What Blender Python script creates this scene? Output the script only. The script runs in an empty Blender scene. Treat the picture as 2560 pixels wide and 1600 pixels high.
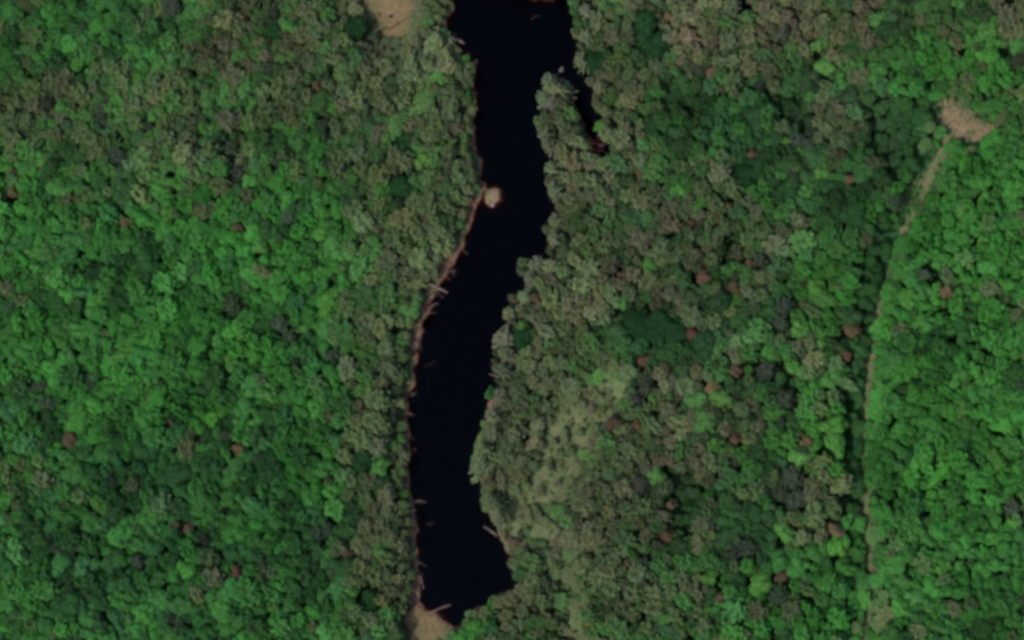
import bpy, bmesh, math, random
import numpy as np
from mathutils import Vector, Matrix

R_ = math.radians
scene = bpy.context.scene
COL = scene.collection
rng = np.random.default_rng(7)
random.seed(7)

# ------------------------------------------------------------------ camera
# aerial view of a forest lake: 320 m x 200 m of ground, looked at about 25 degrees off the vertical from the south-east
PXM = 8.0                       # photograph pixels (2560 wide) per metre at the picture centre
DIST = 900.0
OFF = R_(25.0)
AZ = (0.80, -0.60)              # the camera stands this way from the picture centre
cam_pos = Vector((AZ[0]*math.sin(OFF)*DIST, AZ[1]*math.sin(OFF)*DIST, math.cos(OFF)*DIST))
fwd = (-cam_pos).normalized()
right = fwd.cross(Vector((0, 1, 0))).normalized()
up = right.cross(fwd).normalized()
cam_data = bpy.data.cameras.new('camera')
cam = bpy.data.objects.new('camera', cam_data)
COL.objects.link(cam)
cam.matrix_world = Matrix(((right.x, up.x, -fwd.x, cam_pos.x), (right.y, up.y, -fwd.y, cam_pos.y),
                           (right.z, up.z, -fwd.z, cam_pos.z), (0, 0, 0, 1)))
cam_data.sensor_width = 36.0
HALF = 160.0/DIST
cam_data.lens = 18.0/HALF
cam_data.clip_start = 10
cam_data.clip_end = 12000
scene.camera = cam

# ------------------------------------------------------------------ sky, sun, exposure
SUN_AZ, SUN_EL = R_(208), R_(57)
world = bpy.data.worlds.new('World')
scene.world = world
world.use_nodes = True
wn = world.node_tree
sky = wn.nodes.new('ShaderNodeTexSky')
sky.sky_type = 'NISHITA'
sky.sun_disc = False
sky.sun_elevation = SUN_EL
sky.sun_rotation = SUN_AZ
sky.air_density = 1.0
sky.dust_density = 3.0
bg = wn.nodes['Background']
bg.inputs['Strength'].default_value = 0.15
wn.links.new(sky.outputs[0], bg.inputs['Color'])
sun_data = bpy.data.lights.new('sun', 'SUN')
sun_data.energy = 2.0
sun_data.angle = R_(1.5)
sun_data.color = (1.0, 0.95, 0.86)
sun = bpy.data.objects.new('sun', sun_data)
COL.objects.link(sun)
sdir = Vector((math.sin(SUN_AZ)*math.cos(SUN_EL), math.cos(SUN_AZ)*math.cos(SUN_EL), math.sin(SUN_EL)))
sun.rotation_euler = sdir.to_track_quat('Z', 'Y').to_euler()
sun.location = (0, 0, 300)
vs = scene.view_settings
vs.view_transform = 'Standard'
vs.look = 'None'
vs.exposure = 1.22
vs.gamma = 1.0
vs.use_curve_mapping = False
scene.cycles.max_bounces = 8
scene.cycles.diffuse_bounces = 5
scene.cycles.glossy_bounces = 2
scene.cycles.transparent_max_bounces = 8
scene.cycles.volume_bounces = 0
scene.cycles.filter_width = 3.6
scene.render.film_transparent = False

# ------------------------------------------------------------------ helpers
def lin(c):
    c = np.asarray(c, float)/255.0
    return np.where(c <= 0.04045, c/12.92, ((c+0.055)/1.055)**2.4)

def gp(x, y, z=0.0):
    """the ground point (height z) under photograph pixel x, y"""
    x = np.asarray(x, float); y = np.asarray(y, float)
    u = (x-1280.0)/1280.0*HALF
    v = (800.0-y)/1280.0*HALF
    d = np.stack([fwd.x+u*right.x+v*up.x, fwd.y+u*right.y+v*up.y, fwd.z+u*right.z+v*up.z], -1)
    t = (z-cam_pos.z)/d[..., 2]
    return np.stack([cam_pos.x+d[..., 0]*t, cam_pos.y+d[..., 1]*t], -1)

def pix(p, z=0.0):
    p = np.asarray(p, float)
    d = np.stack([p[..., 0]-cam_pos.x, p[..., 1]-cam_pos.y, np.full(p[..., 0].shape, 1.0)*(z-cam_pos.z)], -1)
    f = d@np.array(fwd); r = d@np.array(right); u = d@np.array(up)
    return np.stack([1280+r/f/HALF*1280, 800-u/f/HALF*1280], -1)

LAT = np.random.default_rng(3).random((256, 256))
def vnoise(x, y, s, o=0):
    x = np.asarray(x, float)/s+37.7*o+500; y = np.asarray(y, float)/s+91.3*o+500
    xi = np.floor(x).astype(int); yi = np.floor(y).astype(int)
    fx = x-xi; fy = y-yi
    fx = fx*fx*(3-2*fx); fy = fy*fy*(3-2*fy)
    a = LAT[xi % 256, yi % 256]; b = LAT[(xi+1) % 256, yi % 256]
    c = LAT[xi % 256, (yi+1) % 256]; d = LAT[(xi+1) % 256, (yi+1) % 256]
    return (a*(1-fx)+b*fx)*(1-fy)+(c*(1-fx)+d*fx)*fy
def fbm(x, y, s, o=0, n=3):
    t = 0; w = 0
    for k in range(n):
        t = t+vnoise(x, y, s/2**k, o+k)*0.5**k; w += 0.5**k
    return t/w-0.5

def sdf(poly, P):
    """signed distance, positive outside the polygon"""
    a = np.asarray(poly); b = np.roll(a, -1, 0)
    best = np.full(len(P), 1e9); inside = np.zeros(len(P), bool)
    for (ax, ay), (bx, by) in zip(a, b):
        ex, ey = bx-ax, by-ay
        L = ex*ex+ey*ey+1e-12
        t = np.clip(((P[:, 0]-ax)*ex+(P[:, 1]-ay)*ey)/L, 0, 1)
        dx = P[:, 0]-ax-t*ex; dy = P[:, 1]-ay-t*ey
        best = np.minimum(best, dx*dx+dy*dy)
        c = ((ay > P[:, 1]) != (by > P[:, 1]))
        xi = ax+(P[:, 1]-ay)/(by-ay if by != ay else 1e-9)*ex
        inside ^= c & (P[:, 0] < xi)
    d = np.sqrt(best)
    return np.where(inside, -d, d)

def line_dist(pts, P):
    a = np.asarray(pts); best = np.full(len(P), 1e9)
    for (ax, ay), (bx, by) in zip(a[:-1], a[1:]):
        ex, ey = bx-ax, by-ay
        t = np.clip(((P[:, 0]-ax)*ex+(P[:, 1]-ay)*ey)/(ex*ex+ey*ey+1e-12), 0, 1)
        best = np.minimum(best, np.hypot(P[:, 0]-ax-t*ex, P[:, 1]-ay-t*ey))
    return best

def tag(o, label=None, cat=None, group=None, kind=None):
    if label: o['label'] = label
    if cat: o['category'] = cat
    if group: o['group'] = group
    if kind: o['kind'] = kind
    return o

def new_mesh(name, V, F, mats, smooth=False, fm=None):
    me = bpy.data.meshes.new(name)
    me.from_pydata([tuple(v) for v in V], [], [tuple(f) for f in F])
    for m in mats: me.materials.append(m)
    if fm is not None: me.polygons.foreach_set('material_index', np.asarray(fm, np.int32))
    if smooth is True: me.polygons.foreach_set('use_smooth', np.ones(len(F), bool))
    elif smooth is not False: me.polygons.foreach_set('use_smooth', np.asarray(smooth, bool))
    me.update()
    return me

# ------------------------------------------------------------------ materials
def nmat(name):
    m = bpy.data.materials.new(name); m.use_nodes = True
    nt = m.node_tree
    for n in list(nt.nodes):
        if n.type != 'OUTPUT_MATERIAL': nt.nodes.remove(n)
    return m, nt, nt.nodes['Material Output']

def noise_ramp(nt, scale, stops, detail=4, coord='Object'):
    tc = nt.nodes.new('ShaderNodeTexCoord'); no = nt.nodes.new('ShaderNodeTexNoise')
    no.inputs['Scale'].default_value = scale; no.inputs['Detail'].default_value = detail
    nt.links.new(tc.outputs[coord], no.inputs['Vector'])
    cr = nt.nodes.new('ShaderNodeValToRGB')
    while len(cr.color_ramp.elements) < len(stops): cr.color_ramp.elements.new(0.5)
    for e, (p, c) in zip(cr.color_ramp.elements, stops):
        e.position = p; e.color = (*c, 1)
    nt.links.new(no.outputs['Fac'], cr.inputs['Fac'])
    return cr

def ground_mat(name, stops_a, stops_b, sa=0.25, sb=2.0, bump=0.3):
    m, nt, out = nmat(name)
    a = noise_ramp(nt, sa, stops_a); b = noise_ramp(nt, sb, stops_b, 5)
    mx = nt.nodes.new('ShaderNodeMix'); mx.data_type = 'RGBA'; mx.blend_type = 'MULTIPLY'
    mx.inputs['Factor'].default_value = 1.0
    nt.links.new(a.outputs[0], mx.inputs['A']); nt.links.new(b.outputs[0], mx.inputs['B'])
    p = nt.nodes.new('ShaderNodeBsdfPrincipled')
    p.inputs['Roughness'].default_value = 0.95; p.inputs['Specular IOR Level'].default_value = 0.1
    nt.links.new(mx.outputs['Result'], p.inputs['Base Color'])
    bu = nt.nodes.new('ShaderNodeBump'); bu.inputs['Strength'].default_value = bump; bu.inputs['Distance'].default_value = 0.3
    nt.links.new(b.outputs[0], bu.inputs['Height']); nt.links.new(bu.outputs[0], p.inputs['Normal'])
    nt.links.new(p.outputs[0], out.inputs['Surface'])
    return m
V_ = [(0.3, (0.62, 0.62, 0.62)), (0.7, (1.0, 1.0, 1.0))]
M_FLOOR = ground_mat('forest_litter', [(0.35, (0.020, 0.042, 0.016)), (0.65, (0.050, 0.060, 0.026))], V_)
M_BANK = ground_mat('bank_soil', [(0.3, (0.05, 0.028, 0.021)), (0.5, (0.10, 0.062, 0.045)), (0.66, (0.062, 0.06, 0.034))], [(0.32, (0.45, 0.38, 0.36)), (0.6, (1, 1, 1))], 0.35, 1.3, 0.6)
M_BED = ground_mat('lake_bed_silt', [(0.3, (0.05, 0.022, 0.016)), (0.7, (0.085, 0.038, 0.027))], V_, 0.5, 1.5)
M_SAND = ground_mat('sand', [(0.3, (0.078, 0.066, 0.033)), (0.7, (0.115, 0.080, 0.040))], [(0.3, (0.62, 0.64, 0.62)), (0.7, (1, 1, 1))], 0.16, 0.7, 0.3)
M_TRACK = ground_mat('dry_track', [(0.35, (0.050, 0.075, 0.030)), (0.65, (0.10, 0.092, 0.048))], V_, 0.3, 1.5)
M_CLEAR = ground_mat('dry_clearing', [(0.30, (0.058, 0.062, 0.030)), (0.46, (0.11, 0.086, 0.050)), (0.68, (0.14, 0.100, 0.060))], [(0.3, (0.5, 0.52, 0.5)), (0.7, (1, 1, 1))], 0.3, 0.9)
M_MEADOW = ground_mat('meadow_grass', [(0.35, (0.054, 0.074, 0.033)), (0.65, (0.080, 0.090, 0.044))], V_, 0.15, 1.6, 0.6)
M_LOW = ground_mat('low_green_ground', [(0.35, (0.014, 0.045, 0.017)), (0.65, (0.022, 0.058, 0.022))], V_, 0.2, 1.4, 0.6)

def leaf_mat(name, trans=0.46):
    m, nt, out = nmat(name)
    at = nt.nodes.new('ShaderNodeAttribute'); at.attribute_type = 'INSTANCER'; at.attribute_name = 'tint'
    b = noise_ramp(nt, 2.6, [(0.3, (0.80, 0.82, 0.80)), (0.7, (1.16, 1.1, 1.08))], 4)
    mx = nt.nodes.new('ShaderNodeMix'); mx.data_type = 'RGBA'; mx.blend_type = 'MULTIPLY'
    mx.inputs['Factor'].default_value = 1.0
    nt.links.new(at.outputs['Color'], mx.inputs['A']); nt.links.new(b.outputs[0], mx.inputs['B'])
    d = nt.nodes.new('ShaderNodeBsdfDiffuse'); t = nt.nodes.new('ShaderNodeBsdfTranslucent')
    nt.links.new(mx.outputs['Result'], d.inputs['Color']); nt.links.new(mx.outputs['Result'], t.inputs['Color'])
    ms = nt.nodes.new('ShaderNodeMixShader'); ms.inputs[0].default_value = trans
    nt.links.new(d.outputs[0], ms.inputs[1]); nt.links.new(t.outputs[0], ms.inputs[2])
    nt.links.new(ms.outputs[0], out.inputs['Surface'])
    return m
M_LEAF = leaf_mat('foliage')
M_BARK = ground_mat('bark', [(0.35, (0.06, 0.045, 0.035)), (0.65, (0.12, 0.10, 0.08))], V_, 0.8, 4.0)
M_LOG = ground_mat('bleached_wood', [(0.35, (0.085, 0.056, 0.046)), (0.65, (0.14, 0.105, 0.09))], V_, 0.8, 3.0)
M_DARKLOG = ground_mat('wet_wood', [(0.35, (0.035, 0.016, 0.013)), (0.65, (0.06, 0.03, 0.022))], V_, 0.8, 3.0)
M_REDLOG = ground_mat('red_brown_wood', [(0.35, (0.15, 0.045, 0.038)), (0.65, (0.24, 0.08, 0.065))], V_, 0.8, 3.0)
M_ROCK = ground_mat('pale_rock', [(0.35, (0.12, 0.10, 0.09)), (0.65, (0.22, 0.19, 0.175))], V_, 0.8, 3.0)

mw, nt, out = nmat('lake_water')
fr = nt.nodes.new('ShaderNodeFresnel'); fr.inputs['IOR'].default_value = 1.13
tr = nt.nodes.new('ShaderNodeBsdfTransparent'); gl = nt.nodes.new('ShaderNodeBsdfGlossy')
gl.inputs['Roughness'].default_value = 0.06; gl.inputs['Color'].default_value = (0.6, 0.78, 1.0, 1)
tc = nt.nodes.new('ShaderNodeTexCoord'); no = nt.nodes.new('ShaderNodeTexNoise'); no.inputs['Scale'].default_value = 0.8
nt.links.new(tc.outputs['Object'], no.inputs['Vector'])
bu = nt.nodes.new('ShaderNodeBump'); bu.inputs['Strength'].default_value = 0.08; bu.inputs['Distance'].default_value = 0.15
nt.links.new(no.outputs['Fac'], bu.inputs['Height']); nt.links.new(bu.outputs[0], gl.inputs['Normal'])
ms = nt.nodes.new('ShaderNodeMixShader')
nt.links.new(fr.outputs[0], ms.inputs[0]); nt.links.new(tr.outputs[0], ms.inputs[1]); nt.links.new(gl.outputs[0], ms.inputs[2])
nt.links.new(ms.outputs[0], out.inputs['Surface'])
va = nt.nodes.new('ShaderNodeVolumeAbsorption')
va.inputs['Color'].default_value = (0.40, 0.22, 0.16, 1); va.inputs['Density'].default_value = 2.8
nt.links.new(va.outputs[0], out.inputs['Volume'])
M_WATER = mw

# ------------------------------------------------------------------ shoreline
W_BANK = [(1150, -160), (1140, -60), (1129, 0), (1133, 23), (1116, 50), (1119, 76), (1130, 92), (1151, 116), (1160, 140), (1178, 152), (1192, 152),
          (1189, 175), (1187, 215), (1192, 247), (1190, 291), (1186, 308), (1190, 364), (1199, 400), (1203, 438), (1216, 458),
          (1204, 486), (1196, 505), (1184, 540), (1168, 575), (1158, 615), (1143, 647), (1120, 676), (1106, 705), (1085, 743), (1070, 781), (1058, 812),
          (1046, 850), (1044, 870), (1037, 916), (1035, 963), (1024, 986), (1021, 1027), (1021, 1062), (1021, 1106), (1022, 1149),
          (1018, 1180), (1024, 1207), (1030, 1245), (1035, 1270), (1036, 1300), (1043, 1323), (1042, 1364), (1047, 1407), (1056, 1450), (1052, 1485),
          (1046, 1500), (1062, 1520), (1090, 1540), (1116, 1560), (1132, 1566), (1158, 1560), (1172, 1545)]
E_BANK = [(1186, 1519), (1204, 1516), (1236, 1502), (1266, 1492), (1302, 1490), (1322, 1470), (1320, 1444),
          (1294, 1414), (1264, 1372), (1244, 1338), (1248, 1326), (1226, 1291), (1218, 1271), (1209, 1236), (1210, 1221), (1200, 1198), (1184, 1175),
          (1190, 1150), (1196, 1129), (1204, 1091), (1207, 1071), (1219, 1047), (1222, 1012), (1239, 986), (1248, 963),
          (1252, 916), (1246, 884), (1246, 850), (1262, 838), (1284, 825), (1288, 800), (1306, 775), (1304, 746), (1309, 732), (1308, 714), (1318, 697),
          (1324, 668), (1330, 656), (1350, 650), (1390, 650), (1390, 626), (1372, 612), (1372, 578), (1384, 548), (1408, 540), (1402, 516), (1386, 502),
          (1380, 481), (1384, 444), (1381, 400), (1380, 373), (1370, 349), (1362, 318), (1372, 302), (1384, 282), (1378, 262), (1364, 246), (1362, 224),
          (1364, 196), (1384, 186), (1406, 196), (1416, 206), (1436, 220), (1440, 262), (1453, 300), (1467, 332), (1480, 366), (1490, 396), (1526, 408),
          (1546, 404), (1522, 350), (1509, 290), (1501, 256), (1489, 226), (1494, 186), (1470, 172), (1440, 157), (1443, 134), (1458, 122),
          (1449, 102), (1455, 58), (1442, 26), (1440, -8), (1413, -12), (1380, -4), (1340, -6), (1296, -10), (1286, -20), (1280, -60), (1284, -160)]
LAKE = gp(*np.array(W_BANK+E_BANK).T)
POOL = gp(*np.array([(1776, -20), (1795, 6), (1815, 20), (1838, 24), (1856, 36), (1884, 48), (1902, 40), (1892, 18), (1872, -6), (1816, -36)]).T)
def shore(P):
    n = fbm(P[:, 0], P[:, 1], 3.0, 1, 3)*2.6
    return np.minimum(sdf(LAKE, P), sdf(POOL, P))+n
# patches of the ground
CLEAR_N = gp(*np.array([(905, -60), (900, 0), (918, 40), (945, 66), (960, 100), (985, 120), (1020, 112), (1034, 80), (1040, 40), (1046, 0), (1040, -60)]).T)
CLEAR_E = gp(*np.array([(2362, 262), (2392, 260), (2414, 284), (2452, 304), (2502, 326), (2470, 340), (2448, 366), (2432, 352), (2402, 350), (2368, 332), (2346, 296)]).T)
BEACH = gp(*np.array([(1012, 1552), (1036, 1522), (1062, 1530), (1092, 1552), (1122, 1572), (1118, 1600), (1112, 1680), (1040, 1680), (1034, 1620), (1030, 1580)]).T)
ISLET = gp(*np.array([(1214, 474), (1232, 468), (1248, 476), (1253, 496), (1240, 510), (1224, 520), (1212, 510), (1209, 490)]).T)
TRACK = gp(*np.array([(2372, 344), (2348, 400), (2326, 446), (2296, 510), (2270, 556), (2236, 640), (2206, 740), (2186, 840), (2178, 940), (2168, 1050), (2164, 1160), (2166, 1260), (2176, 1350), (2184, 1440), (2176, 1540), (2172, 1700)]).T)
MEADOW = gp(*np.array([(1500, 1010), (1452, 1040), (1424, 1090), (1404, 1150), (1384, 1200), (1352, 1256), (1316, 1304), (1290, 1330)]).T)
MEADOW2 = gp(*np.array([(1424, 1400), (1420, 1460), (1432, 1520), (1446, 1620)]).T)
LOW = [gp(np.array([a[0] for a in p]), np.array([a[1] for a in p])) for p in (
    [(1590, 70), (1640, 40), (1650, 110), (1640, 160), (1600, 150)],
    [(1640, 190), (1740, 200), (1790, 260), (1740, 300), (1660, 270)],
    [(1920, 240), (2010, 230), (2050, 300), (2030, 360), (1960, 330)],
    [(2180, 240), (2330, 250), (2330, 420), (2240, 470), (2170, 380)],
    [(1560, 800), (1640, 778), (1712, 800), (1718, 850), (1650, 880), (1570, 858)],
    [(1800, 600), (1880, 590), (1890, 640), (1830, 650)],
    [(2210, 540), (2256, 560), (2196, 760), (2170, 1000), (2156, 1300), (2112, 1300), (2124, 1000), (2148, 760), (2176, 620)],
    [(1680, 1180), (1760, 1170), (1790, 1260), (1740, 1350), (1680, 1340)],
    [(2110, 1120), (2150, 1100), (2150, 1260), (2120, 1280)])]
def patch_fields(P):
    n = fbm(P[:, 0], P[:, 1], 5.0, 20, 3)
    f = {}
    f['clear_n'] = sdf(CLEAR_N, P)+n*3.5
    f['clear_e'] = sdf(CLEAR_E, P)+n*2.5
    f['beach'] = sdf(BEACH, P)+n*1.2
    f['islet'] = sdf(ISLET, P)+n*2.6+.25
    w = np.interp(-P[:, 1], [-60, -56, -52, -32, -25, -2, 6, 30, 45, 60, 75, 95], [.2, .2, 1.7, 1.6, .5, .3, 1.1, 1.2, .9, 1.1, 1.6, 1.3])+1.0*fbm(P[:, 0], P[:, 1], 14, 30, 2)
    f['track'] = line_dist(TRACK, P)-w+n*0.9
    f['meadow'] = np.minimum(line_dist(MEADOW, P)-7.2, line_dist(MEADOW2, P)-2.2)+n*5.0
    lo = np.full(len(P), 1e9)
    for q in LOW: lo = np.minimum(lo, sdf(q, P))
    f['low'] = lo+n*4.0
    return f

# ------------------------------------------------------------------ the ground: one sheet of cells out to the horizon
def axis(c0, c1, step):
    core = np.arange(c0, c1+step/2, step)
    o = np.array([2, 5, 10, 20, 40, 80, 160, 320, 640, 1300, 2600, 5200.0])
    return np.concatenate([core[0]-o[::-1], core, core[-1]+o])
gx = axis(-208, 196, 0.74); gy = axis(-126, 146, 0.74)
X, Y = np.meshgrid(gx, gy)
nx, ny = len(gx), len(gy)
P = np.stack([X.ravel(), Y.ravel()], -1)
SD = shore(P)
SHAL = 1.8-1.7*np.exp(-((P[:, 0]-gp(1292, 1462)[0])**2+(P[:, 1]-gp(1292, 1462)[1])**2)/4.5**2)
for (sx, sy, sr, k) in ((1100, 1530, 6, .33), (1200, 495, 3, .3), (1190, 400, 6, .25), (1150, 590, 6, .2), (1365, 635, 4, .25), (1484, 350, 3.5, .25), (1395, 205, 4, .2), (1130, 60, 4, .2), (1370, 25, 6, .25), (1050, 880, 9, .2)):
    c = gp(sx, sy); SHAL -= 4.2*k*np.exp(-((P[:, 0]-c[0])**2+(P[:, 1]-c[1])**2)/sr**2)
SHAL = np.clip(SHAL, 0.09, 2.0)
fl = patch_fields(P)
land = 0.10+0.75*(1-np.exp(-np.maximum(SD, 0)/2.5))+np.clip(SD/12, 0, 1)*(fbm(P[:, 0], P[:, 1], 40, 50)*2.0+0.5)+fbm(P[:, 0], P[:, 1], 4, 60)*0.25*np.clip(SD/2, 0, 1)
land = np.maximum(land, 0.06)
bed = -np.minimum(0.03+SHAL*np.maximum(-SD, 0), 5.0)
Z = np.where(SD > 0, land, bed)
isl = np.clip(-fl['islet']/1.2, 0, 1)
Z = np.where(fl['islet'] < 0, np.maximum(Z, -0.02+0.5*isl), np.where((fl['islet'] < 2.5) & (SD < 0), np.maximum(Z, -0.05-0.7*fl['islet']), Z))
bch = np.clip(-fl['beach']/1.5, 0, 1)
Z = np.where(fl['beach'] < 0, np.maximum(Z, -0.02+0.55*bch), Z)
rad = np.hypot(P[:, 0], P[:, 1])
ci = np.arange((nx-1)*(ny-1)); cx = ci % (nx-1); cy = ci//(nx-1)
i0 = cy*nx+cx
quads = np.stack([i0, i0+1, i0+1+nx, i0+nx], -1)
cm = lambda a: (a[quads]).mean(1)
csd = cm(SD); cz = cm(Z); cf = {k: cm(v) for k, v in fl.items()}
Pc = P[quads].mean(1); pxc = pix(Pc)
jit = rng.normal(0, 0.35, len(quads))
BARE = lambda y: np.interp(y, [0, 120, 300, 360, 560, 960, 1040, 1150, 1260, 1330, 1450, 1600], [.8, .5, .1, 1.3, 2.4, 2.2, 1.3, .6, 1.0, 1.7, 2.6, 2.6])
wbank = (csd > -0.5) & (csd+jit*0.8 < BARE(pxc[:, 1])*(1.0+5.0*fbm(Pc[:, 0], Pc[:, 1], 5, 77))) & (pxc[:, 0] < 1240)
ebank = (csd > -0.5) & (csd+jit*0.8 < 0.35)
kind = np.zeros(len(quads), int)                 # 0 forest floor
kind[cf['low']+jit < 0] = 7
kind[cf['meadow']+jit*4 < 0] = 6
kind[cf['track']+jit*1.6 < 0] = 5
kind[cf['clear_e']+jit*2 < 0] = 4
kind[cf['clear_n']+jit*4 < 0] = 3
kind[wbank | ebank] = 1
kind[(csd < 0) & (cz < 0)] = 2
kind[(cf['beach'] < 0.2) & (cz > -0.02)] = 8
kind[(cf['islet'] < 0.2) & (cz > -0.02)] = 9
NAMES = {0: ('ground', M_FLOOR, 'dark leaf-littered forest floor under the trees'),
         1: ('bank', M_BANK, 'pinkish brown bare soil bank along the black lake'),
         2: ('lake_bed', M_BED, 'red-brown silt bed showing through the shallow water'),
         3: ('clearing', M_SAND, 'tan open clearing beside the top of the lake'),
         4: ('clearing', M_CLEAR, 'pinkish tan pointed clearing at the top end of the track'),
         5: ('path', M_TRACK, 'narrow pale track running down the east side of the forest'),
         6: ('meadow_ground', M_MEADOW, 'yellow-green grassy strip in the wood east of the lake'),
         7: ('low_ground', M_LOW, 'smooth dark green patches of low growth among the eastern trees'),
         8: ('beach', M_SAND, 'tan sand spit at the south end of the lake'),
         9: ('islet', M_CLEAR, 'round tan islet just off the west bank')}
for k, (nm, mt, lb) in NAMES.items():
    q = quads[kind == k]
    if not len(q): continue
    u, inv = np.unique(q.ravel(), return_inverse=True)
    V = np.column_stack([P[u], Z[u]])
    me = bpy.data.meshes.new(nm)
    me.vertices.add(len(u)); me.vertices.foreach_set('co', V.ravel())
    me.loops.add(len(q)*4); me.loops.foreach_set('vertex_index', inv.astype(np.int32))
    me.polygons.add(len(q)); me.polygons.foreach_set('loop_start', np.arange(0, len(q)*4, 4, dtype=np.int32))
    me.polygons.foreach_set('use_smooth', np.ones(len(q), bool))
    me.update(calc_edges=True); me.validate()
    me.materials.append(mt)
    o = bpy.data.objects.new(nm, me); COL.objects.link(o)
    tag(o, lb, nm.split('_')[0] if k else 'ground', kind='structure')
def height(p):
    p = np.atleast_2d(p)
    ix = np.clip(np.searchsorted(gx, p[:, 0])-1, 0, nx-2); iy = np.clip(np.searchsorted(gy, p[:, 1])-1, 0, ny-2)
    fx = (p[:, 0]-gx[ix])/(gx[ix+1]-gx[ix]); fy = (p[:, 1]-gy[iy])/(gy[iy+1]-gy[iy])
    z = lambda a, b: Z[b*nx+a]
    return (z(ix, iy)*(1-fx)+z(ix+1, iy)*fx)*(1-fy)+(z(ix, iy+1)*(1-fx)+z(ix+1, iy+1)*fx)*fy

# the water body: a closed block whose top is the lake surface
bm = bmesh.new(); bmesh.ops.create_cube(bm, size=1.0)
for v in bm.verts: v.co = Vector((v.co.x*404-6, v.co.y*272+10, -7.0 if v.co.z < 0 else 0.0))
me = bpy.data.meshes.new('water'); bm.to_mesh(me); bm.free(); me.materials.append(M_WATER)
o = bpy.data.objects.new('water', me); COL.objects.link(o)
tag(o, 'long narrow black lake winding down through the forest', 'water', kind='structure')

# ------------------------------------------------------------------ tree shapes (crown radius 1, standing on z = 0)
def cards(Pn, Nn, size, rg, tilt=0.55, aspect=1.0):
    n = len(Pn)
    N = Nn+rg.normal(0, tilt, (n, 3)); N /= np.linalg.norm(N, axis=1)[:, None]+1e-9
    a = rg.normal(0, 1, (n, 3)); T = np.cross(N, a); T /= np.linalg.norm(T, axis=1)[:, None]+1e-9
    B = np.cross(N, T)
    s = (size*rg.uniform(0.65, 1.35, n))[:, None]
    V = np.stack([Pn+T*s*aspect, Pn+B*s*0.7+N*s*0.18, Pn-T*s*aspect, Pn-B*s*0.7+N*s*0.18], 1).reshape(-1, 3)
    F = np.arange(4*n).reshape(-1, 4)
    return V, F

bmi = bmesh.new(); bmesh.ops.create_icosphere(bmi, subdivisions=2, radius=1)
ICO_V = np.array([v.co[:] for v in bmi.verts]); ICO_F = np.array([[v.index for v in f.verts] for f in bmi.faces]); bmi.free()

class Parts:
    def __init__(s): s.V = []; s.F = []; s.n = 0; s.sm = []
    def add(s, V, F, smooth=False):
        s.V.append(np.asarray(V, float)); s.F += [tuple(int(i)+s.n for i in f) for f in F]; s.sm += [smooth]*len(F); s.n += len(V)
    def tube(s, pts, rad, seg=5):
        pts = [np.asarray(p, float) for p in pts]; V = []; F = []
        for i, p in enumerate(pts):
            d = pts[min(i+1, len(pts)-1)]-pts[max(i-1, 0)]; d = d/(np.linalg.norm(d)+1e-9)
            a = np.cross(d, [0.3, 0.9, 0.27]); a /= np.linalg.norm(a)+1e-9; b = np.cross(d, a)
            for k in range(seg):
                t = 2*math.pi*k/seg; V.append(p+rad[i]*(math.cos(t)*a+math.sin(t)*b))
        for i in range(len(pts)-1):
            for k in range(seg): F.append((i*seg+k, i*seg+(k+1) % seg, (i+1)*seg+(k+1) % seg, (i+1)*seg+k))
        F.append(tuple(range(seg))[::-1]); F.append(tuple((len(pts)-1)*seg+k for k in range(seg)))
        s.add(V, F, True)
    def VV(s): return np.concatenate(s.V)

def broadleaf(rg, dense=False):
    """domed, lobed crown of leaf clumps"""
    cr, tk = Parts(), Parts()
    nl = rg.integers(7, 14)
    asy = rg.uniform(0, 6.28); ast = rg.uniform(.0, .35)
    lobes = [(np.array([0, 0, 1.75]), np.array([0.6, 0.6, 0.5] if dense else [0.5, 0.5, 0.45]))]
    for i in range(nl):
        a = 2.4*i+rg.uniform(-.5, .5); rr = rg.uniform(0.38, 0.80)*(1+ast*math.cos(a-asy))
        zz = 1.98-0.40*rr*rr+rg.uniform(-0.24, 0.14)
        s = rg.uniform(0.20, 0.44)*(1.2 if dense else 1.0)
        lobes.append((np.array([math.cos(a)*rr, math.sin(a)*rr, zz]), np.array([s, s, s*rg.uniform(0.75, 1.05)])))
    for i in range(5):
        a = rg.uniform(0, 6.28); rr = rg.uniform(0.05, 0.5)
        lobes.append((np.array([math.cos(a)*rr, math.sin(a)*rr, 2.12+rg.uniform(-.1, .16)]), np.full(3, rg.uniform(0.18, 0.36))))
    for c, s in lobes:
        ph = rg.uniform(0, 9, 3)
        d = 1+0.10*np.sin(ICO_V@np.array([4.1, 2.2, 3.3])+ph[0])+0.09*np.sin(ICO_V@np.array([-3.0, 5.2, 2.1])+ph[1])+rg.normal(0, .05, len(ICO_V))
        cr.add(c+ICO_V*s*0.93*d[:, None], ICO_F, True)
        n = int((210 if dense else 170)*(s.mean()/0.35)**1.6)
        q = rg.normal(0, 1, (n, 3)); q[:, 2] = np.abs(q[:, 2])*0.9-0.35; q /= np.linalg.norm(q, axis=1)[:, None]
        V, F = cards(c+q*s*rg.uniform(0.9, 1.22, (n, 1)), q+np.array([0, 0, .5]), 0.066 if dense else 0.088, rg)
        cr.add(V, F)
    tk.tube([(0, 0, 0), (0.03, 0.02, 0.7), (0, 0, 1.5), (0.03, 0, 2.0)], [0.085, 0.06, 0.045, 0.02], 6)
    for i in range(5):
        a = 1.26*i+rg.uniform(-.3, .3)
        tk.tube([(0, 0, 0.95+0.1*i), (math.cos(a)*.3, math.sin(a)*.3, 1.3+.1*i), (math.cos(a)*.62, math.sin(a)*.62, 1.62)], [0.035, 0.025, 0.01], 4)
    return cr, tk

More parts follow.
